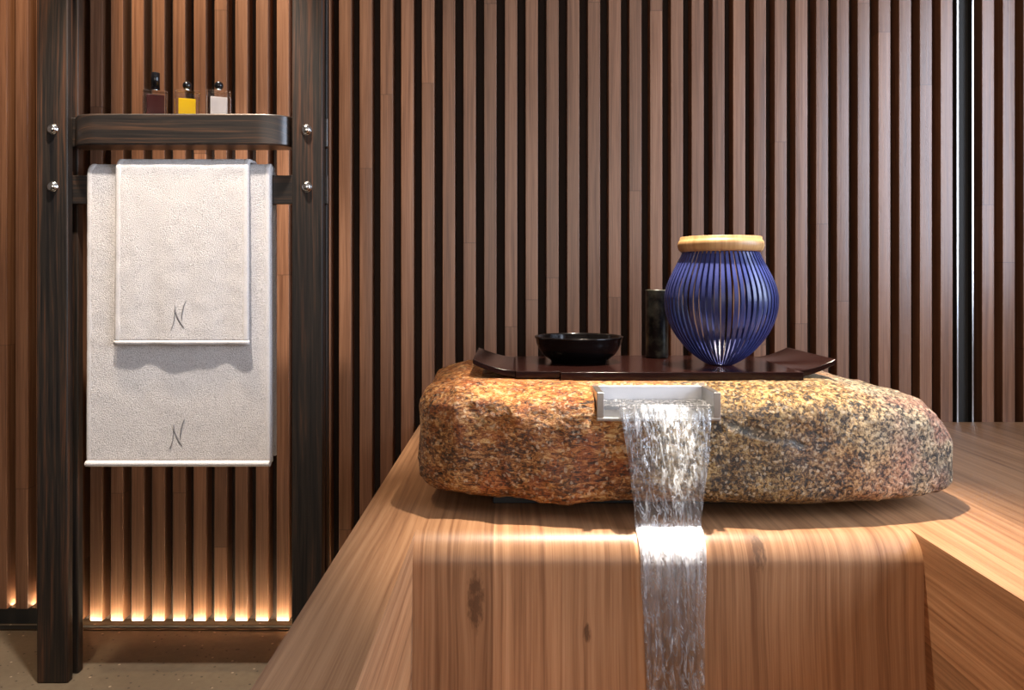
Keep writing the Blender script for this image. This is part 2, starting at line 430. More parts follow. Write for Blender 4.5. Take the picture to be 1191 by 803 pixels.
# right wall with a window opening
WY0, WY1, WZ0, WZ1 = -2.55, -0.75, 0.95, 2.35
m = MB()
m.box(XR, XR + 0.1, YF, WY0, 0, ZC); m.box(XR, XR + 0.1, WY1, 0.15, 0, ZC)
m.box(XR, XR + 0.1, WY0, WY1, 0, WZ0); m.box(XR, XR + 0.1, WY0, WY1, WZ1, ZC)
tag(m.build('wall_right', M_PLASTER), kind='structure')
m = MB()
for y in (WY0, WY0 + 0.6, WY0 + 1.2, WY1):
    m.box(XR - 0.01, XR + 0.05, y - 0.025, y + 0.025, WZ0, WZ1)
m.box(XR - 0.01, XR + 0.05, WY0, WY1, WZ0 - 0.02, WZ0 + 0.03); m.box(XR - 0.01, XR + 0.05, WY0, WY1, WZ1 - 0.03, WZ1 + 0.02)
win = tag(m.build('window_1', M_DARKMETAL), kind='structure')

# back wall: dark backing, wooden slats standing on it
m = MB(); m.box(XL, XR, SLAT_D, 0.15, 0, ZC)
wall = tag(m.build('wall_back', M_BACK), kind='structure')
PITCH, SW = 24.13 * S, 14.4 * S
def slat(mb, x0, z0, i):
    mb.box(x0, x0 + SW, 0.0, SLAT_D, z0, ZC, 'z', (i * 0.2 + 0.01, i * 0.371))
m = MB()
x_ref = (394.1 - 595.5) * S
for k in range(-13, 42):
    if k == 30: continue
    x0 = x_ref + k * PITCH
    if x0 + SW > XR: break
    slat(m, x0, 0.013, k + 40)
for q, k in enumerate(range(-8, 4)):      # section behind and left of the stand, ends above a dark plinth
    px = 17.8 + (k - 1) * 24.13 + 24.13
    x0 = (17.8 - 595.5) * S + (k - 1) * PITCH
    if x0 < XL or x0 + SW > x_ref - 13 * PITCH: continue
    slat(m, x0, 0.048, q + 100)
sl = m.build('slat', M_SLAT, wall, bevel=0.0015, seg=1)
sl.name = 'slat_cladding'
m = MB(); m.box(XL, -1.285, 0.012, SLAT_D, 0.0, 0.046)
m.build('base_strip', M_DARKMETAL, wall)
# bronze floor trim
m = MB()
m.box(XL, -0.262, -0.030, -0.027, 0.0, 0.003); m.box(XL, -0.262, -0.027, -0.0002, 0.0, 0.0015, mi=1)
tag(m.build('trim_1', [M_BRONZE, plain('black_channel', (0.006, 0.005, 0.004), 0.9)]), kind='structure')
# metal profile set among the slats on the right
xa, xb = (1113.6 - 595.5) * S, (1131.2 - 595.5) * S
m = MB()
for xf, wf in ((xa, 0.0022), (xb, 0.002)):
    m.box(xf - wf, xf + wf, -0.0015, 0.0, 0.0, ZC); m.box(xf - wf, xf + wf, 0.0, SLAT_D, 0.0, ZC, mi=1)
m.box(xa, xb, 0.018, SLAT_D, 0.0, ZC, mi=1)
tag(m.build('trim_2', [M_BRUSH, M_DARKMETAL]), kind='structure')

# ------------------------------------------------------------------ bathtub
ZD = 0.588
TX0, TX1 = -0.262, XR - 0.001
IX0, IX1 = -0.158, 0.655
YB = -0.988            # back inner face of the tub
RB = 0.048            # rounded edge
YE = -2.75
tub = tag(empty('bathtub', (0.4, -1.3, 0)), 'built-in wooden bathtub with wide rim and rounded back edge under the boulder', 'bathtub')
m = MB()
y_arc = YB + RB
path = [(-0.0005, ZD), (-0.3, ZD), (-0.6, ZD), (-0.85, ZD)]
path += [(y_arc - RB * math.sin(a), ZD - RB + RB * math.cos(a)) for a in [PI / 2 * k / 14 for k in range(15)]]
path += [(YB - 0.0, 0.45), (YB - 0.012, 0.3), (YB - 0.03, 0.12)]
acc = [0.0]
for (a, b), (c, d) in zip(path, path[1:]): acc.append(acc[-1] + math.hypot(a - c, b - d))
i_end = 4                       # where the flat deck stops and the rounded edge starts
P, UV = [], []
for (y, z), L in zip(path, acc):
    P.append([(x, y, z) for x in (IX0, IX1)]); UV.append([(x + 3, -L) for x in (IX0, IX1)])
m.grid(P, UV)
m.build('back_panel', M_TUB, tub)
# rims left and right of the basin
for xa_, xb_ in ((TX0, IX0), (IX1, TX1)):
    m = MB()
    m.box(xa_, xb_, YE, -0.0005, ZD - 0.003, ZD, 'y', (xa_ + 3, 0))
    m.build('rim', M_TUB, tub)
m = MB(); m.box(IX0, IX1, YE, YE + 0.2, 0.1, ZD, 'x'); m.build('end_panel', M_TUB, tub)
for xa_, xb_ in ((IX0 - 0.02, IX0), (IX1, IX1 + 0.02)):
    m = MB(); m.box(xa_, xb_, YE, y_arc, 0.05, ZD - 0.003, 'y', (5.13 + xa_, 0)); m.build('side_panel', M_TUB, tub)
m = MB(); m.box(TX0, TX0 + 0.02, YE, -0.0005, 0.0, ZD - 0.003, 'y'); m.build('outer_panel', M_TUB, tub)
m = MB(); m.box(IX0, IX1, YE, YB + 0.05, 0.05, 0.1, 'y'); m.build('basin_floor', M_TUB, tub)

# ------------------------------------------------------------------ boulder
SPX0, SPX1, SPY0, SPY1, SPZ0, SPZ1 = 0.1429, 0.3518, -0.916, -0.826, 0.7606, 0.8092
def lerp_tab(tab, x):
    if x <= tab[0][0]: return tab[0][1]
    for (a, b), (c, d) in zip(tab, tab[1:]):
        if x <= c: return b + (d - b) * (x - a) / (c - a)
    return tab[-1][1]
BX0, BX1 = -0.172, 0.802
TOP = [(-0.19, 0.790), (-0.16, 0.806), (-0.10, 0.819), (0.0, 0.818), (0.5, 0.816), (0.60, 0.808), (0.66, 0.799), (0.73, 0.789), (0.765, 0.775), (0.80, 0.745)]
BOT = [(-0.19, 0.616), (0.0, 0.610), (0.2, 0.607), (0.5, 0.608), (0.7, 0.612), (0.83, 0.616)]
FRONT = [(-0.19, -0.80), (-0.10, -0.865), (0.1, -0.91), (0.4, -0.915), (0.6, -0.905), (0.72, -0.875), (0.83, -0.83)]
BACK = [(-0.19, -0.42), (0.0, -0.36), (0.6, -0.36), (0.83, -0.42)]
def boulder():
    NX, NA = 300, 230
    P = []
    for i in range(NX + 1):
        s = i / NX
        # denser samples at the ends
        tt = -math.cos(PI * s)
        x = BX0 + (BX1 - BX0) * (tt + 1) / 2
        e = abs(tt)
        n = 12.0 if tt < 0 else 9.0
        k = (max(0.0, 1 - e ** n)) ** (1 / n)
        zt, zb, yf, yb = lerp_tab(TOP, x), lerp_tab(BOT, x), lerp_tab(FRONT, x), lerp_tab(BACK, x)
        zc, hz, yc, hy = (zt + zb) / 2, (zt - zb) / 2 * max(k, 0.02), (yf + yb) / 2, (yb - yf) / 2 * max(0.25 + 0.75 * k if k > 0.02 else 0.02, 0.02)
        row = []
        for j in range(NA):
            a = 2 * PI * j / NA
            c_, s_ = math.cos(a), math.sin(a)
            p = 2 / 5.0 if s_ > 0 else 2 / 8.0
            y = yc + hy * math.copysign(abs(c_) ** p, c_)
            z = zc + hz * math.copysign(abs(s_) ** p, s_)
            row.append(Vector((x, y, z)))
        P.append(row)
    c = Vector((0.32, -0.62, 0.71))
    for row in P:
        for v in row:
            d = Vector(((v.x - c.x) * 0.35, v.y - c.y, (v.z - c.z) * 2.0)).normalized()
            big = noise.noise(v * 4.2 + Vector((3, 1, 9)))
            mid = noise.noise(v * 13.0)
            fin = noise.fractal(v * 45.0, 1.0, 2.0, 4)
            rid = 1 - 2 * abs(noise.noise(v * 9.0 + Vector((5, 2, 1))))
            amp = 0.014 * big + 0.006 * mid + 0.004 * rid + 0.0032 * fin
            v += d * amp
            # clean bedding under the tray, and the notch cut for the spout
            lim = 0.811 + 0.016 * max(0.0, min(1.0, (-0.06 - v.x) / 0.07))
            if v.y < -0.80: lim = max(lim, min(0.826, 0.811 + (-0.80 - v.y) * 0.3))
            v.z = min(v.z, lim)
            v.z = max(v.z, 0.604)
    for row in P:
        for v in row:
            if SPX0 + 0.002 < v.x < SPX1 - 0.002 and v.y < SPY1 + 0.002 and v.z > SPZ0 + 0.002:
                v.z = SPZ0 + 0.002
            if SPX0 - 0.01 < v.x < SPX1 + 0.01 and v.z > 0.74 and v.y < SPY0 + 0.006:
                v.y = SPY0 + 0.006
    m = MB()
    m.grid(P, None, 0, True, closed_v=True)
    for row in (P[0], P[-1]):
        b = len(m.v); m.v += [tuple(p) for p in row]
        m.f.append(tuple(range(b, b + len(row)))); m.uv.append([(0, 0)] * len(row)); m.mi.append(0); m.sm.append(True)
    return m.build('boulder', M_STONE, None, weld=True)
stone = tag(boulder(), 'long rusty orange to pinkish grey granite boulder lying on the wooden tub deck', 'boulder')
m = MB(); m.box(-0.035, 0.56, -0.80, -0.42, ZD, 0.6035)
tag(m.build('plinth', M_PLINTH, None, bevel=0.002), 'low dark slate slab between the boulder and the tub deck', 'plinth')

# ------------------------------------------------------------------ spout and water
spout = tag(empty('water_spout', ((SPX0 + SPX1) / 2, SPY0, SPZ0)), 'open steel channel spout set in the front of the boulder', 'spout')
W = 0.012
m = MB()
m.box(SPX0, SPX1, SPY0, SPY1, SPZ0, SPZ0 + 0.006); m.build('channel_floor', M_BRUSH, spout, bevel=0.001)
for a, b in ((SPX0, SPX0 + W), (SPX1 - W, SPX1)):
    m = MB(); m.box(a, b, SPY0, SPY1, SPZ0 + 0.006, SPZ1); m.build('side_wall', M_BRUSH, spout, bevel=0.0012)
m = MB(); m.box(SPX0 + W, SPX1 - W, SPY1 - 0.008, SPY1, SPZ0 + 0.006, SPZ1 - 0.001); m.build('back_plate', plain('plate_glow_white', (0.9, 0.9, 0.92), 0.35), spout)  # near-white colour paints in the LED glow on the plate

# water in the channel
m = MB()
cx0, cx1, cy0, cy1, zw = SPX0 + W + 0.0005, SPX1 - W - 0.0005, SPY0 + 0.004, SPY1 - 0.0085, 0.7855
N1, N2 = 60, 40
top = []
for i in range(N1 + 1):
    r_ = []
    for j in range(N2 + 1):
        x = cx0 + (cx1 - cx0) * i / N1; y = cy0 + (cy1 - cy0) * j / N2
        r_.append((x, y, zw + 0.0016 * noise.noise(Vector((x * 60, y * 120, 0))) + 0.001 * noise.noise(Vector((x * 200, y * 200, 4)))))
    top.append(r_)
water = tag(empty('waterfall', (0.26, -0.93, 0.3)), 'clear sheet of falling water pouring from the steel spout into the tub', 'water')
m.grid(top, [[(p[0], p[1]) for p in r_] for r_ in top])
m.build('channel_water', M_POOL, water)

# falling sheet: parabola from the lip, over the rounded tub edge and down its face
path = []
g, vx = 9.81, 0.20
y0, z0 = SPY0 + 0.006, zw - 0.004
path.append((y0 + 0.006, zw - 0.001)); path.append((y0, zw - 0.0015)); 
tfall = 0
while True:
    tfall += 0.004
    y = y0 - vx * tfall; z = z0 - 0.5 * g * tfall * tfall
    if z < ZD + 0.004: break
    path.append((y, z))
yl = path[-1][0]
a0 = math.asin(max(-1, min(1, (y_arc - yl) / RB))) if y_arc > yl else 0.0
OFF = 0.006
for k in range(10):
    a = a0 + (PI / 2 - a0) * (k + 1) / 10
    path.append((y_arc - (RB + OFF) * math.sin(a), ZD - RB + (RB + OFF) * math.cos(a)))
z = ZD - RB
while z > 0.2:
    z -= 0.008
    yf = YB if z > 0.45 else YB - 0.012 * (0.45 - z) / 0.15 if z > 0.3 else YB - 0.012 - 0.018 * (0.3 - z) / 0.18
    path.append((yf - OFF, z))
def edges(z):
    tab = [(0.2, 0.216, 0.302), (0.36, 0.212, 0.303), (0.56, 0.203, 0.308), (0.62, 0.201, 0.313), (0.70, 0.193, 0.326), (0.765, 0.183, 0.334), (0.79, 0.180, 0.3375)]
    return lerp_tab([(a, b) for a, b, c in tab], z), lerp_tab([(a, c) for a, b, c in tab], z)
acc = [0.0]
for (a, b), (c, d) in zip(path, path[1:]): acc.append(acc[-1] + math.hypot(a - c, b - d))
NU = 90
def sheet(side):
    P, UV = [], []
    for (y, z), L in zip(path, acc):
        xl, xr = edges(z)
        row, ur = [], []
        i = len(P)
        q0 = path[max(0, i - 1)]; q1 = path[min(len(path) - 1, i + 1)]
        ty, tz = q1[0] - q0[0], q1[1] - q0[1]; l = math.hypot(ty, tz); ny, nz = tz / l, -ty / l
        for k in range(NU + 1):
            f = k / NU
            x = xl + (xr - xl) * f + 0.0018 * noise.noise(Vector((f * 3, L * 18, 8)))
            edge = min(f, 1 - f) * (xr - xl)
            th = 0.0022 + 0.0022 * math.exp(-(edge / 0.006) ** 2)
            if edge == 0: th = 0.0
            amp = min(1.0, L / 0.04)
            w_ = 0.0022 * noise.noise(Vector((x * 75, L * 14, side * 0.4))) + 0.0011 * noise.noise(Vector((x * 190, L * 45, side * 1.7)))
            o = side * th + w_ * amp
            row.append((x, y + ny * o, z + nz * o)); ur.append((x, L))
        P.append(row); UV.append(ur)
    return P, UV
m = MB()
for s_ in (1, -1):
    P, UV = sheet(s_); m.grid(P, UV, 0, True, flip=(s_ < 0))
m.build('falling_sheet', M_WATER, water)

# ------------------------------------------------------------------ tray with bowl, cylinder and basket vase
TZ = 0.827
def make_tray():
    m = MB()
    th = 0.0125
    x_a, x_b, x_c, x_d = -0.0745, 0.0073, 0.543, 0.617
    def wing(xj, xt, yf, yb):
        n = 14; upper, lower = [], []
        for k in range(n + 1):
            t_ = k / n
            x = xj + (xt - xj) * t_
            zz = TZ - 0.001 + 0.022 * t_ ** 1.7
            upper.append((x, zz)); lower.append((x, zz - th + 0.003 * t_))
        m.prism(upper + lower[::-1], 'y', yf, yb)
    wing(x_b - 0.0, x_a, -0.748, -0.492)
    wing(x_c + 0.0, x_d, -0.748, -0.492)
    m.box(x_b, 0.0904, -0.762, -0.478, TZ - 0.0135, TZ - 0.0005, 'x')
    m.box(0.0904, x_c, -0.781, -0.468, TZ - 0.015, TZ, 'x')
    return m.build('serving_tray', M_LACQ, None, bevel=0.0012)
tag(make_tray(), 'long brown-black lacquer tray with upturned ends on top of the boulder', 'tray')

# bowl
bc = (0.1403, -0.594)
m = MB()
zr = 0.881
outer = [(0.0, TZ + 0.002), (0.05, TZ + 0.002), (0.052, TZ + 0.0003), (0.058, TZ + 0.0003), (0.0595, TZ + 0.004), (0.066, TZ + 0.008), (0.076, TZ + 0.016), (0.084, TZ + 0.027), (0.0888, TZ + 0.039), (0.0905, zr - 0.006), (0.0925, zr - 0.003), (0.0925, zr - 0.0005), (0.0912, zr),
         (0.0885, zr - 0.0005), (0.0875, zr - 0.004), (0.085, zr - 0.016), (0.078, zr - 0.03), (0.064, zr - 0.041), (0.04, zr - 0.046), (0.0, zr - 0.047)]
m.lathe(outer, bc, 72)
tag(m.build('bowl', M_BLACK, None, weld=True), 'round black lacquer bowl on the left of the tray', 'bowl')

# dark cylinder
cc = (0.3197, -0.517)
m = MB()
h = 0.977
m.lathe([(0.0, TZ + 0.0005), (0.023, TZ + 0.0005), (0.0247, TZ + 0.003), (0.0247, h - 0.004), (0.0251, h - 0.002), (0.0245, h), (0.021, h), (0.02, h - 0.004), (0.02, h - 0.03), (0.0, h - 0.03)], cc, 40)
tag(m.build('cylinder_vase', M_MOTTLE, None, weld=True), 'slim mottled black cylinder vase standing behind the blue vase', 'vase')

# blue basket vase
vc = (0.421, -0.66)
q = 0.70 * S
vase = tag(empty('basket_vase', (vc[0], vc[1], TZ)), 'bulbous vase of blue vertical strips with a pale wooden ring, on the tray', 'vase')
prof_px = [(43, 292), (46, 299), (51, 309), (57, 321), (61.5, 332), (64, 343), (64.3, 352), (62.8, 364), (59, 376), (53, 388), (45, 399), (36, 409), (26, 417), (17, 422.5), (12, 424.6)]
prof = [(r * q, 1 - (y - 325) * q) for r, y in prof_px]
def catmull(pts, n=4):
    out = []
    for i in range(len(pts) - 1):
        p0, p1, p2, p3 = pts[max(0, i-1)], pts[i], pts[i+1], pts[min(len(pts)-1, i+2)]
        for k in range(n):
            t_ = k / n
            out.append(tuple(0.5 * (2*b + (c - a)*t_ + (2*a - 5*b + 4*c - d)*t_**2 + (3*b - a - 3*c + d)*t_**3) for a, b, c, d in zip(p0, p1, p2, p3)))
    out.append(pts[-1]); return out
prof = catmull(prof, 3)
NS = 56
def strip_mesh():
    m = MB()
    rings = []
    for i, (r, z) in enumerate(prof):
        a = prof[max(0, i-1)]; b = prof[min(len(prof)-1, i+1)]
        tr, tz = b[0] - a[0], b[1] - a[1]; l = math.hypot(tr, tz); nr, nz = -tz / l, tr / l
        w = min(0.0068, 2 * PI * r / NS * 0.60) / 2
        th = 0.0011
        zz = z
        ro, ri = (r, zz), (r - nr * 2 * th, zz - nz * 2 * th)
        rings.append([(ro[0], -w, ro[1]), (ro[0], w, ro[1]), (ri[0], w, ri[1]), (ri[0], -w, ri[1])])
    m.grid(rings, None, 0, False, closed_v=True)
    for rg in (rings[0], rings[-1]): m.quad(rg)
    return m
sm = strip_mesh()
sm.v = [(v[0], v[1], v[2] - TZ) for v in sm.v]
strip0 = sm.build('strip', M_BLUE, None, weld=True)
strip0.parent = vase
for k in range(1, NS):
    s_ = strip0.copy(); COL.objects.link(s_)
    s_.rotation_euler = (0, 0, 2 * PI * k / NS)
m = MB()
zt, zb = 1 - (276 - 325) * q, 1 - (293.5 - 325) * q
R = lambda p: p * q
m.lathe([(R(40), zb), (R(45), zb), (R(47.5), zb + 0.004), (R(49), zb + 0.012), (R(48.6), zb + 0.019), (R(47), zb + 0.0235), (R(46.2), zb + 0.024), (R(46.2), zt - 0.001), (R(45.6), zt), (R(41), zt), (R(40), zt - 0.002), (R(40), zb)], vc, 72)
m.build('wooden_ring', M_RING, vase, weld=True)
m = MB(); m.lathe([(0, TZ + 0.0004), (R(11.5), TZ + 0.0004), (R(12.5), TZ + 0.002), (R(11), TZ + 0.004), (0, TZ + 0.004)], vc, 40)
m.build('base_disc', M_BLUE, vase, weld=True)

# ------------------------------------------------------------------ towel stand
PYF = -D * (1 - 0.857); PT = 0.025; GAP0 = PYF + PT; GAP1 = GAP0 + 0.0216; PYB = GAP1 + PT
LX0, LX1, RX0, RX1 = -1.176, -1.099, -0.545, -0.468
stand = tag(empty('towel_stand', (-0.82, (PYF + PYB) / 2, 0)), 'dark ebony towel stand of paired posts with a shelf and a bar', 'towel stand')
for n_, (xa_, xb_) in enumerate(((LX0, LX1), (RX0, RX1))):
    for k, (ya, yb) in enumerate(((PYF, GAP0), (GAP1, PYB))):
        m = MB(); m.box(xa_, xb_, ya, yb, 0.0, ZC, 'z', (n_ * 1.2 + k * 0.4 + 0.03, n_ * 0.7))
        m.build('post', M_POST, stand, bevel=0.004)
# towel bar between the paired planks
m = MB(); m.box(LX0 - 0.004, RX1 + 0.006, GAP0, GAP1, 1.189, 1.2605, 'x', (3.1, 0))
m.build('towel_bar', M_EBONY, stand, bevel=0.0015)
# shelf with rounded front corners
SZ0, SZ1 = 1.3305, 1.4065
yfr = -D * (1 - 0.8495)
def arc(cx, cy, rx, ry, a0_, a1_, n=12):
    return [(cx + rx * math.cos(a0_ + (a1_ - a0_) * k / n), cy + ry * math.sin(a0_ + (a1_ - a0_) * k / n)) for k in range(n + 1)]
ys = GAP0 + 0.001
ol = [(LX0 - 0.004, ys), (LX1 + 0.006, ys)]
ol += arc(LX1 + 0.076 + 0.004, ys, 0.070, ys - yfr, PI, 1.5 * PI)[1:]
ol += arc(RX0 - 0.084, ys, 0.080, ys - yfr, 1.5 * PI, 2 * PI)[:-1]
ol += [(RX0 - 0.002, ys), (RX1 + 0.006, ys), (RX1 + 0.006, GAP1 - 0.001), (RX0 - 0.002, GAP1 - 0.001), (RX0 - 0.004, -0.245), (LX1 + 0.004, -0.245), (LX1 + 0.004, GAP1 - 0.001), (LX0 - 0.004, GAP1 - 0.001)]
def shelf():
    m = MB(); m.prism(ol, 'z', SZ0, SZ1)
    # grain runs along x
    for fi, f in enumerate(m.f):
        m.uv[fi] = [(m.v[i][2] + m.v[i][1] * 0.6 + 4.3, m.v[i][0]) for i in f]
    return m.build('shelf', M_EBONY, stand, bevel=0.004, seg=2)
shelf()
def bolt(x, z):
    m = MB()
    r = 0.0118
    pr = [(0.0135, 0.0), (0.0135, 0.0015), (r, 0.002)] + [(r * math.cos(a), 0.002 + 0.0085 * math.sin(a)) for a in [PI / 2 * k / 8 for k in range(1, 9)]]
    P = [[(x + rr * math.cos(2*PI*k/28), PYF - hh, z + rr * math.sin(2*PI*k/28)) for k in range(28)] for rr, hh in pr]
    m.grid(P, None, 0, True, closed_v=True)
    return m.build('bolt', M_CHROME, stand, weld=True)
for px, py in ((60.5, 150), (60.5, 217), (356, 151), (356.5, 217.5)):
    p = at(px, py, 0.856); bolt(p.x, p.z)

# ------------------------------------------------------------------ towels
BY, BH = (GAP0 + GAP1) / 2, (GAP1 - GAP0) / 2
def towel(x0, x1, y_in, top_in, th, zf, zb, wav, seed, up=None):
    """draped over the bar: y_in half-depth of what it lies on, top_in its height"""
    def path(off, up):
        pts = []
        n = 60
        hd = y_in + off
        r = min(hd, up + 0.018)
        for k in range(n + 1):
            pts.append((-hd, zf + (top_in + up - r - zf) * k / n))
        for k in range(1, 13):
            a = PI - PI / 2 * k / 12
            pts.append((hd * 0 + -hd + r + r * math.cos(a), top_in + up - r + r * math.sin(a)))
        for k in range(13):
            a = PI / 2 - PI / 2 * k / 12
            pts.append((hd - r + r * math.cos(a), top_in + up - r + r * math.sin(a)))
        for k in range(1, n + 1):
            pts.append((hd, top_in + up - r + (zb - (top_in + up - r)) * k / n))
        return pts
    out, inn = path(th, up or th), path(0.0012, 0.0012)
    NXX = 60
    def pos(p, i, sgn, front):
        f = i / NXX
        x = x0 + (x1 - x0) * f
        y, z = p
        hang = max(0.0, min(1.0, (top_in - z) / (top_in - zf)))
        if y < 0:
            dy = -wav * hang * (1.0 + 0.55 * math.sin(f * 11 + seed) + 0.45 * math.sin(f * 23 + 2 * seed))
            x += 0.002 * hang * (-1 if f < 0.5 else 1) * abs(f - 0.5) * 2
        else: dy = 0
        fz = 0.0010 * noise.noise(Vector((x * 30 + seed, z * 30, sgn)))
        # soften the side edges
        e = min(f, 1 - f) * (x1 - x0)
        s_ = th * 0.30 * max(0.0, 1 - e / (th * 0.45)) ** 2
        ysg = -1 if y < 0 else 1
        return (x, BY + y + dy - ysg * s_ * sgn + fz, z - (s_ if z > top_in else 0) * sgn * 0.8)
    Po = [[pos(p, i, 1, 1) for i in range(NXX + 1)] for p in out]
    Pi = [[pos(p, i, 0, 0) for i in range(NXX + 1)] for p in inn]
    m = MB()
    m.grid(Po, None, 0, True); m.grid(Pi, None, 0, True, flip=True)
    for i in range(len(Po) - 1):
        m.quad([Po[i][0], Pi[i][0], Pi[i+1][0], Po[i+1][0]], smooth=True)
        m.quad([Po[i][-1], Po[i+1][-1], Pi[i+1][-1], Pi[i][-1]], smooth=True)
    for r_ in (0, -1):
        for k in range(NXX):
            m.quad([Po[r_][k], Po[r_][k+1], Pi[r_][k+1], Pi[r_][k]], smooth=True)
    return m, Po

def strip_along(pts, w, h):
    """rounded hem along a polyline (rings of 10)"""
    P = []
    for i, p in enumerate(pts):
        a = Vector(pts[max(0, i-1)]); b = Vector(pts[min(len(pts)-1, i+1)])
        t_ = (b - a).normalized()
        n1 = Vector((0, -1, 0)); n2 = t_.cross(n1).normalized(); n1 = n2.cross(t_)
        if n1.y > 0: n1 = -n1
        P.append([tuple(Vector(p) + n1 * (h * math.cos(2*PI*k/10)) + n2 * (w * math.sin(2*PI*k/10))) for k in range(10)])
    m = MB(); m.grid(P, None, 0, True, closed_v=True)
    m.quad(P[0]); m.quad(P[-1])
    return m

def monogram(parent, cx, cz, yfun, sc):
    """flowing letter N as three tapered embroidered strokes"""
    strokes = [
        ([(275, 250), (278, 330), (268, 430), (255, 540), (232, 630), (195, 712)], (9, 22, 18, 16, 16, 10)),
        ([(255, 330), (290, 390), (320, 470), (360, 550), (400, 610), (445, 662)], (8, 20, 26, 30, 24, 4)),
        ([(485, 140), (450, 215), (425, 300), (408, 390), (398, 470), (402, 545)], (4, 16, 20, 24, 22, 8)),
    ]
    m = MB()
    for pts, ws in strokes:
        pp = catmull([(a, b, w) for (a, b), w in zip(pts, ws)], 4)
        P = []
        for i, (a, b, w) in enumerate(pp):
            p0 = pp[max(0, i-1)]; p1 = pp[min(len(pp)-1, i+1)]
            dx, dz = p1[0] - p0[0], p1[1] - p0[1]; l = math.hypot(dx, dz)
            nx, nz = -dz / l, dx / l
            row = []
            for s_, e in ((-1, 0.0), (-0.5, 1), (0.5, 1), (1, 0.0)):
                X = cx + (a + nx * w * 0.5 * s_ - 330) * sc; Z = cz - (b + nz * w * 0.5 * s_ - 430) * sc
                row.append((X, yfun(X, Z) - 0.0002 - 0.0009 * e, Z))
            P.append(row)
        m.grid(P, None, 0, True)
    return m.build('monogram', M_EMB, parent)

def surf(Po):
    front = [r for r in Po]
    def f(x, z):
        best = None
        for r in front[:61]:
            if best is None or abs(r[0][2] - z) < abs(best[0][2] - z): best = r
        return min(best, key=lambda p: abs(p[0] - x))[1]
    return f

BT = 0.0195
m, Po = towel(-1.0555, -0.600, BH, 1.2605, BT, 0.545, 0.552, 0.0, 1.0, 0.029)
bath = tag(m.build('bath_towel', M_TERRY, None, weld=True), 'large white terry bath towel draped over the bar, under the smaller towel', 'towel')
row = [tuple(p) for p in Po[0]]
hp = [(p[0], p[1] + 0.011, p[2] - 0.002) for p in row]
hp = [(-0.8278 + (p[0] + 0.8278) * 0.992, -0.3185 + 0.0095 + 0.001, p[2]) for p in hp]
strip_along(hp, 0.0075, 0.0105).build('hem', M_HEM, bath, weld=True)
for col_ in (1, -2):
    pts = [Po[i][col_] for i in range(0, 70)]
    pts = [(p[0] + (0.002 if col_ > 0 else -0.002), p[1] + 0.0022, p[2]) for p in pts]
    strip_along(pts, 0.0085, 0.0026).build('border', M_HEM, bath, weld=True)
monogram(bath, at(203.5, 506, 0.855).x, at(203.5, 506, 0.855).z, surf(Po), 0.00246 * 0.855 / 16.05)

m, Po = towel(-0.979, -0.650, BH + BT + 0.0015, 1.2605 + 0.029 + 0.0015, 0.0075, 0.846, 0.86, 0.0032, 2.3, 0.0095)
hand = tag(m.build('hand_towel', M_TERRY, None, weld=True), 'smaller white hand towel hung over the middle of the large bath towel', 'towel')
row = Po[0]
hp = [(p[0], p[1] + 0.003, p[2] - 0.002) for p in row]
strip_along(hp, 0.0062, 0.0058).build('hem', M_HEM, hand, weld=True)
for col_ in (1, -2):
    pts = [Po[i][col_] for i in range(0, 70)]
    pts = [(p[0] + (0.003 if col_ > 0 else -0.003), p[1] + 0.0012, p[2]) for p in pts]
    strip_along(pts, 0.0075, 0.0018).build('border', M_HEM, hand, weld=True)
monogram(hand, at(205.5, 367, 0.85).x, at(205.5, 367, 0.85).z, surf(Po), 0.00246 * 0.85 / 16.05)

# ------------------------------------------------------------------ perfume bottles
def bottle(cx, label, liq, cap, fill, name='perfume_bottle'):
    by, z0 = -0.287, SZ1 + 0.0004
    w, dp, h = 0.0285, 0.0215, 0.064
    root = tag(empty(name, (cx, by, z0)), label, 'bottle', 'perfume bottles on the ebony shelf')
    # thick-walled glass: outer shell with an inner cavity
    m = MB()
    m.box(cx - w, cx + w, by - dp, by + dp, z0, z0 + h)
    m.build('glass_body', M_GLASS, root, bevel=0.003, seg=3)
    m = MB()
    iw = w - 0.0085
    m.box(cx - iw, cx + iw, by - dp + 0.0035, by + dp - 0.0045, z0 + 0.003, z0 + fill)
    m.build('perfume', liq, root, bevel=0.0015)
    m = MB(); zc = z0 + h
    m.lathe([(0.0, zc + 0.0003), (0.009, zc + 0.0003), (0.009, zc + 0.005), (0.0, zc + 0.005)], (cx, by), 24)
    m.build('collar', M_CHROME, root, weld=True)
    m = MB(); zc += 0.005
    if cap == 'ball':
        r = 0.0108
        m.lathe([(0.0, zc)] + [(r * math.sin(a), zc + r * 0.92 - r * math.cos(a)) for a in [PI * k / 16 for k in range(3, 17)]], (cx, by), 32)
    else:
        m.lathe([(0, zc), (0.0105, zc), (0.0105, zc + 0.041), (0.0098, zc + 0.042), (0, zc + 0.042)], (cx, by), 32)
    m.build('stopper', M_CAP, root, weld=True)
    root.rotation_euler = (0, 0, math.atan2(-cx, D + by))
bottle(at(180, 100, 0.868).x, 'dark red perfume bottle with tall black cap on the shelf', M_RED, 'tall', 0.053)
bottle(at(217, 100, 0.868).x, 'amber yellow perfume bottle with black ball stopper, middle of the shelf', M_AMBER, 'ball', 0.043)
bottle(at(254, 100, 0.868).x, 'cream coloured perfume bottle with black ball stopper on the shelf', M_CREAM, 'ball', 0.047)

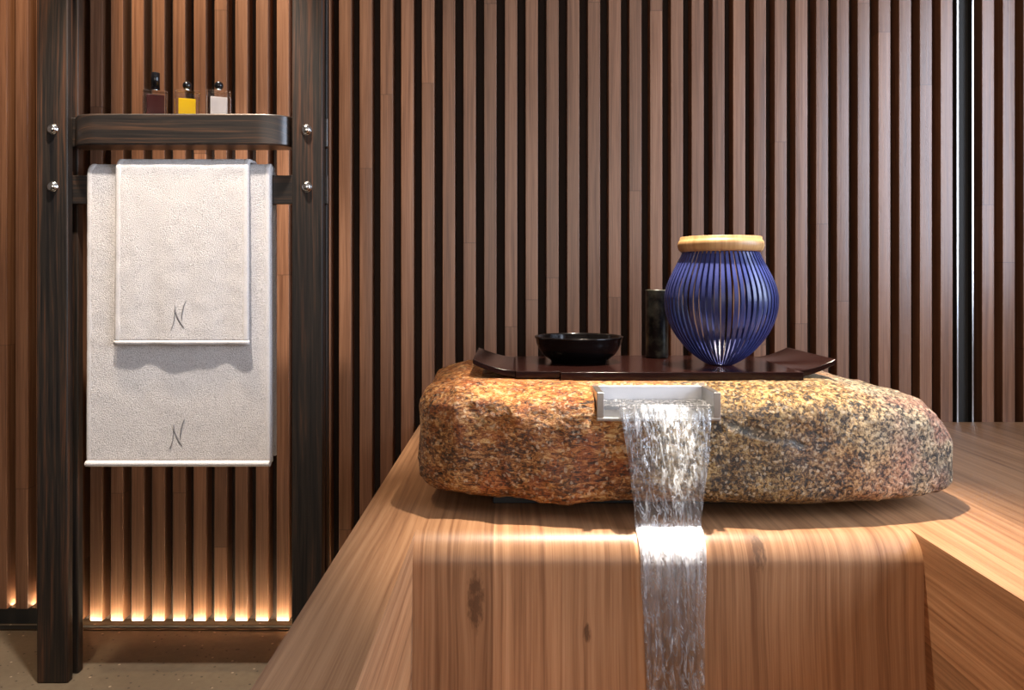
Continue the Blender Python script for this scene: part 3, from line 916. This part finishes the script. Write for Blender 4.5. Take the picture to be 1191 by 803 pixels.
# ------------------------------------------------------------------ lights
def aim(o, target):
    d = Vector(target) - o.location
    o.rotation_euler = d.to_track_quat('-Z', 'Y').to_euler()
def spot(name, loc, target, power, col, angle, blend=0.3, size=0.03):
    l = bpy.data.lights.new(name, 'SPOT'); l.energy = power; l.color = col; l.spot_size = math.radians(angle); l.spot_blend = blend; l.shadow_soft_size = size
    o = bpy.data.objects.new(name, l); o.location = loc; COL.objects.link(o); aim(o, target); return o
def area(name, loc, target, power, col, sx, sy):
    l = bpy.data.lights.new(name, 'AREA'); l.shape = 'RECTANGLE'; l.size = sx; l.size_y = sy; l.energy = power; l.color = col
    o = bpy.data.objects.new(name, l); o.location = loc; COL.objects.link(o); aim(o, target); return o
WARM = (1.0, 0.74, 0.48)
SOFT = (1.0, 0.84, 0.68)
COOL = (0.72, 0.82, 1.0)
spot('ceiling_spot_boulder', (0.37, -0.62, 2.66), (0.36, -0.90, 0.70), 610, SOFT, 36, 0.8, 0.025)
spot('added_spot_water', (0.258, -0.75, 2.66), (0.256, -0.965, 0.59), 2200, (1.0, 0.93, 0.85), 3.2, 0.4, 0.01)  # added narrow beam to brighten the tub edge behind the water
spot('ceiling_spot_towels', (-0.76, -0.72, 2.66), (-0.83, -0.32, 0.95), 260, (1.0, 0.90, 0.80), 40, 0.5, 0.03)
spot('ceiling_spot_wall', (-1.05, -0.55, 2.66), (-0.98, 0.0, 1.2), 105, WARM, 84, 0.8, 0.04)
# daylight through the window on the right
area('window_daylight', (XR + 0.12, (WY0 + WY1) / 2, (WZ0 + WZ1) / 2), (0, (WY0 + WY1) / 2, 1.5), 98, COOL, WY1 - WY0, WZ1 - WZ0)
# added soft warm fill through the made-up opening in the front wall
area('added_front_fill', (0.3, YF - 0.12, 1.5), (0.3, 0, 1.2), 23, (1.0, 0.83, 0.66), FX1 - FX0, FZ1 - FZ0)
spot('added_spot_stone', (0.285, -1.75, 2.66), (0.278, -0.912, 0.665), 1100, (1.0, 0.88, 0.70), 2.5, 0.7, 0.01)  # added narrow beam for a warm patch on the stone behind the water
area('ceiling_panel', (0.0, -3.0, ZC - 0.02), (0.0, -3.0, 0), 4, (1.0, 0.88, 0.76), 1.6, 1.0)
# LED strips along the foot of the slats
def led(x0, x1, y, z, tgt, power):
    l = bpy.data.lights.new('floor_led', 'AREA'); l.shape = 'RECTANGLE'; l.size = x1 - x0; l.size_y = 0.006; l.energy = power; l.color = (1.0, 0.80, 0.52)
    o = bpy.data.objects.new('floor_led', l); o.location = ((x0 + x1) / 2, y, z); COL.objects.link(o); aim(o, ((x0 + x1) / 2, y + tgt[0], z + tgt[1]))
led(-1.27, -0.30, -0.018, 0.004, (0.447, 0.894), 3.2)
led(-1.95, -1.29, 0.026, 0.049, (0.44, 0.897), 2.6)

w = bpy.data.worlds.new('world'); scene.world = w; w.use_nodes = True
bg = w.node_tree.nodes['Background']; bg.inputs[0].default_value = (0.60, 0.75, 1.0, 1); bg.inputs[1].default_value = 0.6

# ------------------------------------------------------------------ camera
cam = bpy.data.cameras.new('camera')
cam.sensor_fit = 'HORIZONTAL'; cam.sensor_width = 36; cam.lens = 887.0 / 1191 * 36
cam.shift_x = 0.0; cam.shift_y = -(401.5 - 325) / 1191
cam.clip_start = 0.02
co = bpy.data.objects.new('camera', cam); co.location = (0, -D, 1.0); co.rotation_euler = (PI / 2, 0, 0); COL.objects.link(co)
scene.camera = co
scene.view_settings.view_transform = 'Standard'
scene.view_settings.look = 'None'
scene.view_settings.gamma = 1.0
scene.view_settings.use_curve_mapping = False
scene.view_settings.exposure = 0.0
scene.cycles.max_bounces = 10
scene.cycles.transparent_max_bounces = 12
scene.cycles.transmission_bounces = 8
scene.cycles.sample_clamp_indirect = 6
scene.cycles.caustics_reflective = False
scene.cycles.use_denoising = True
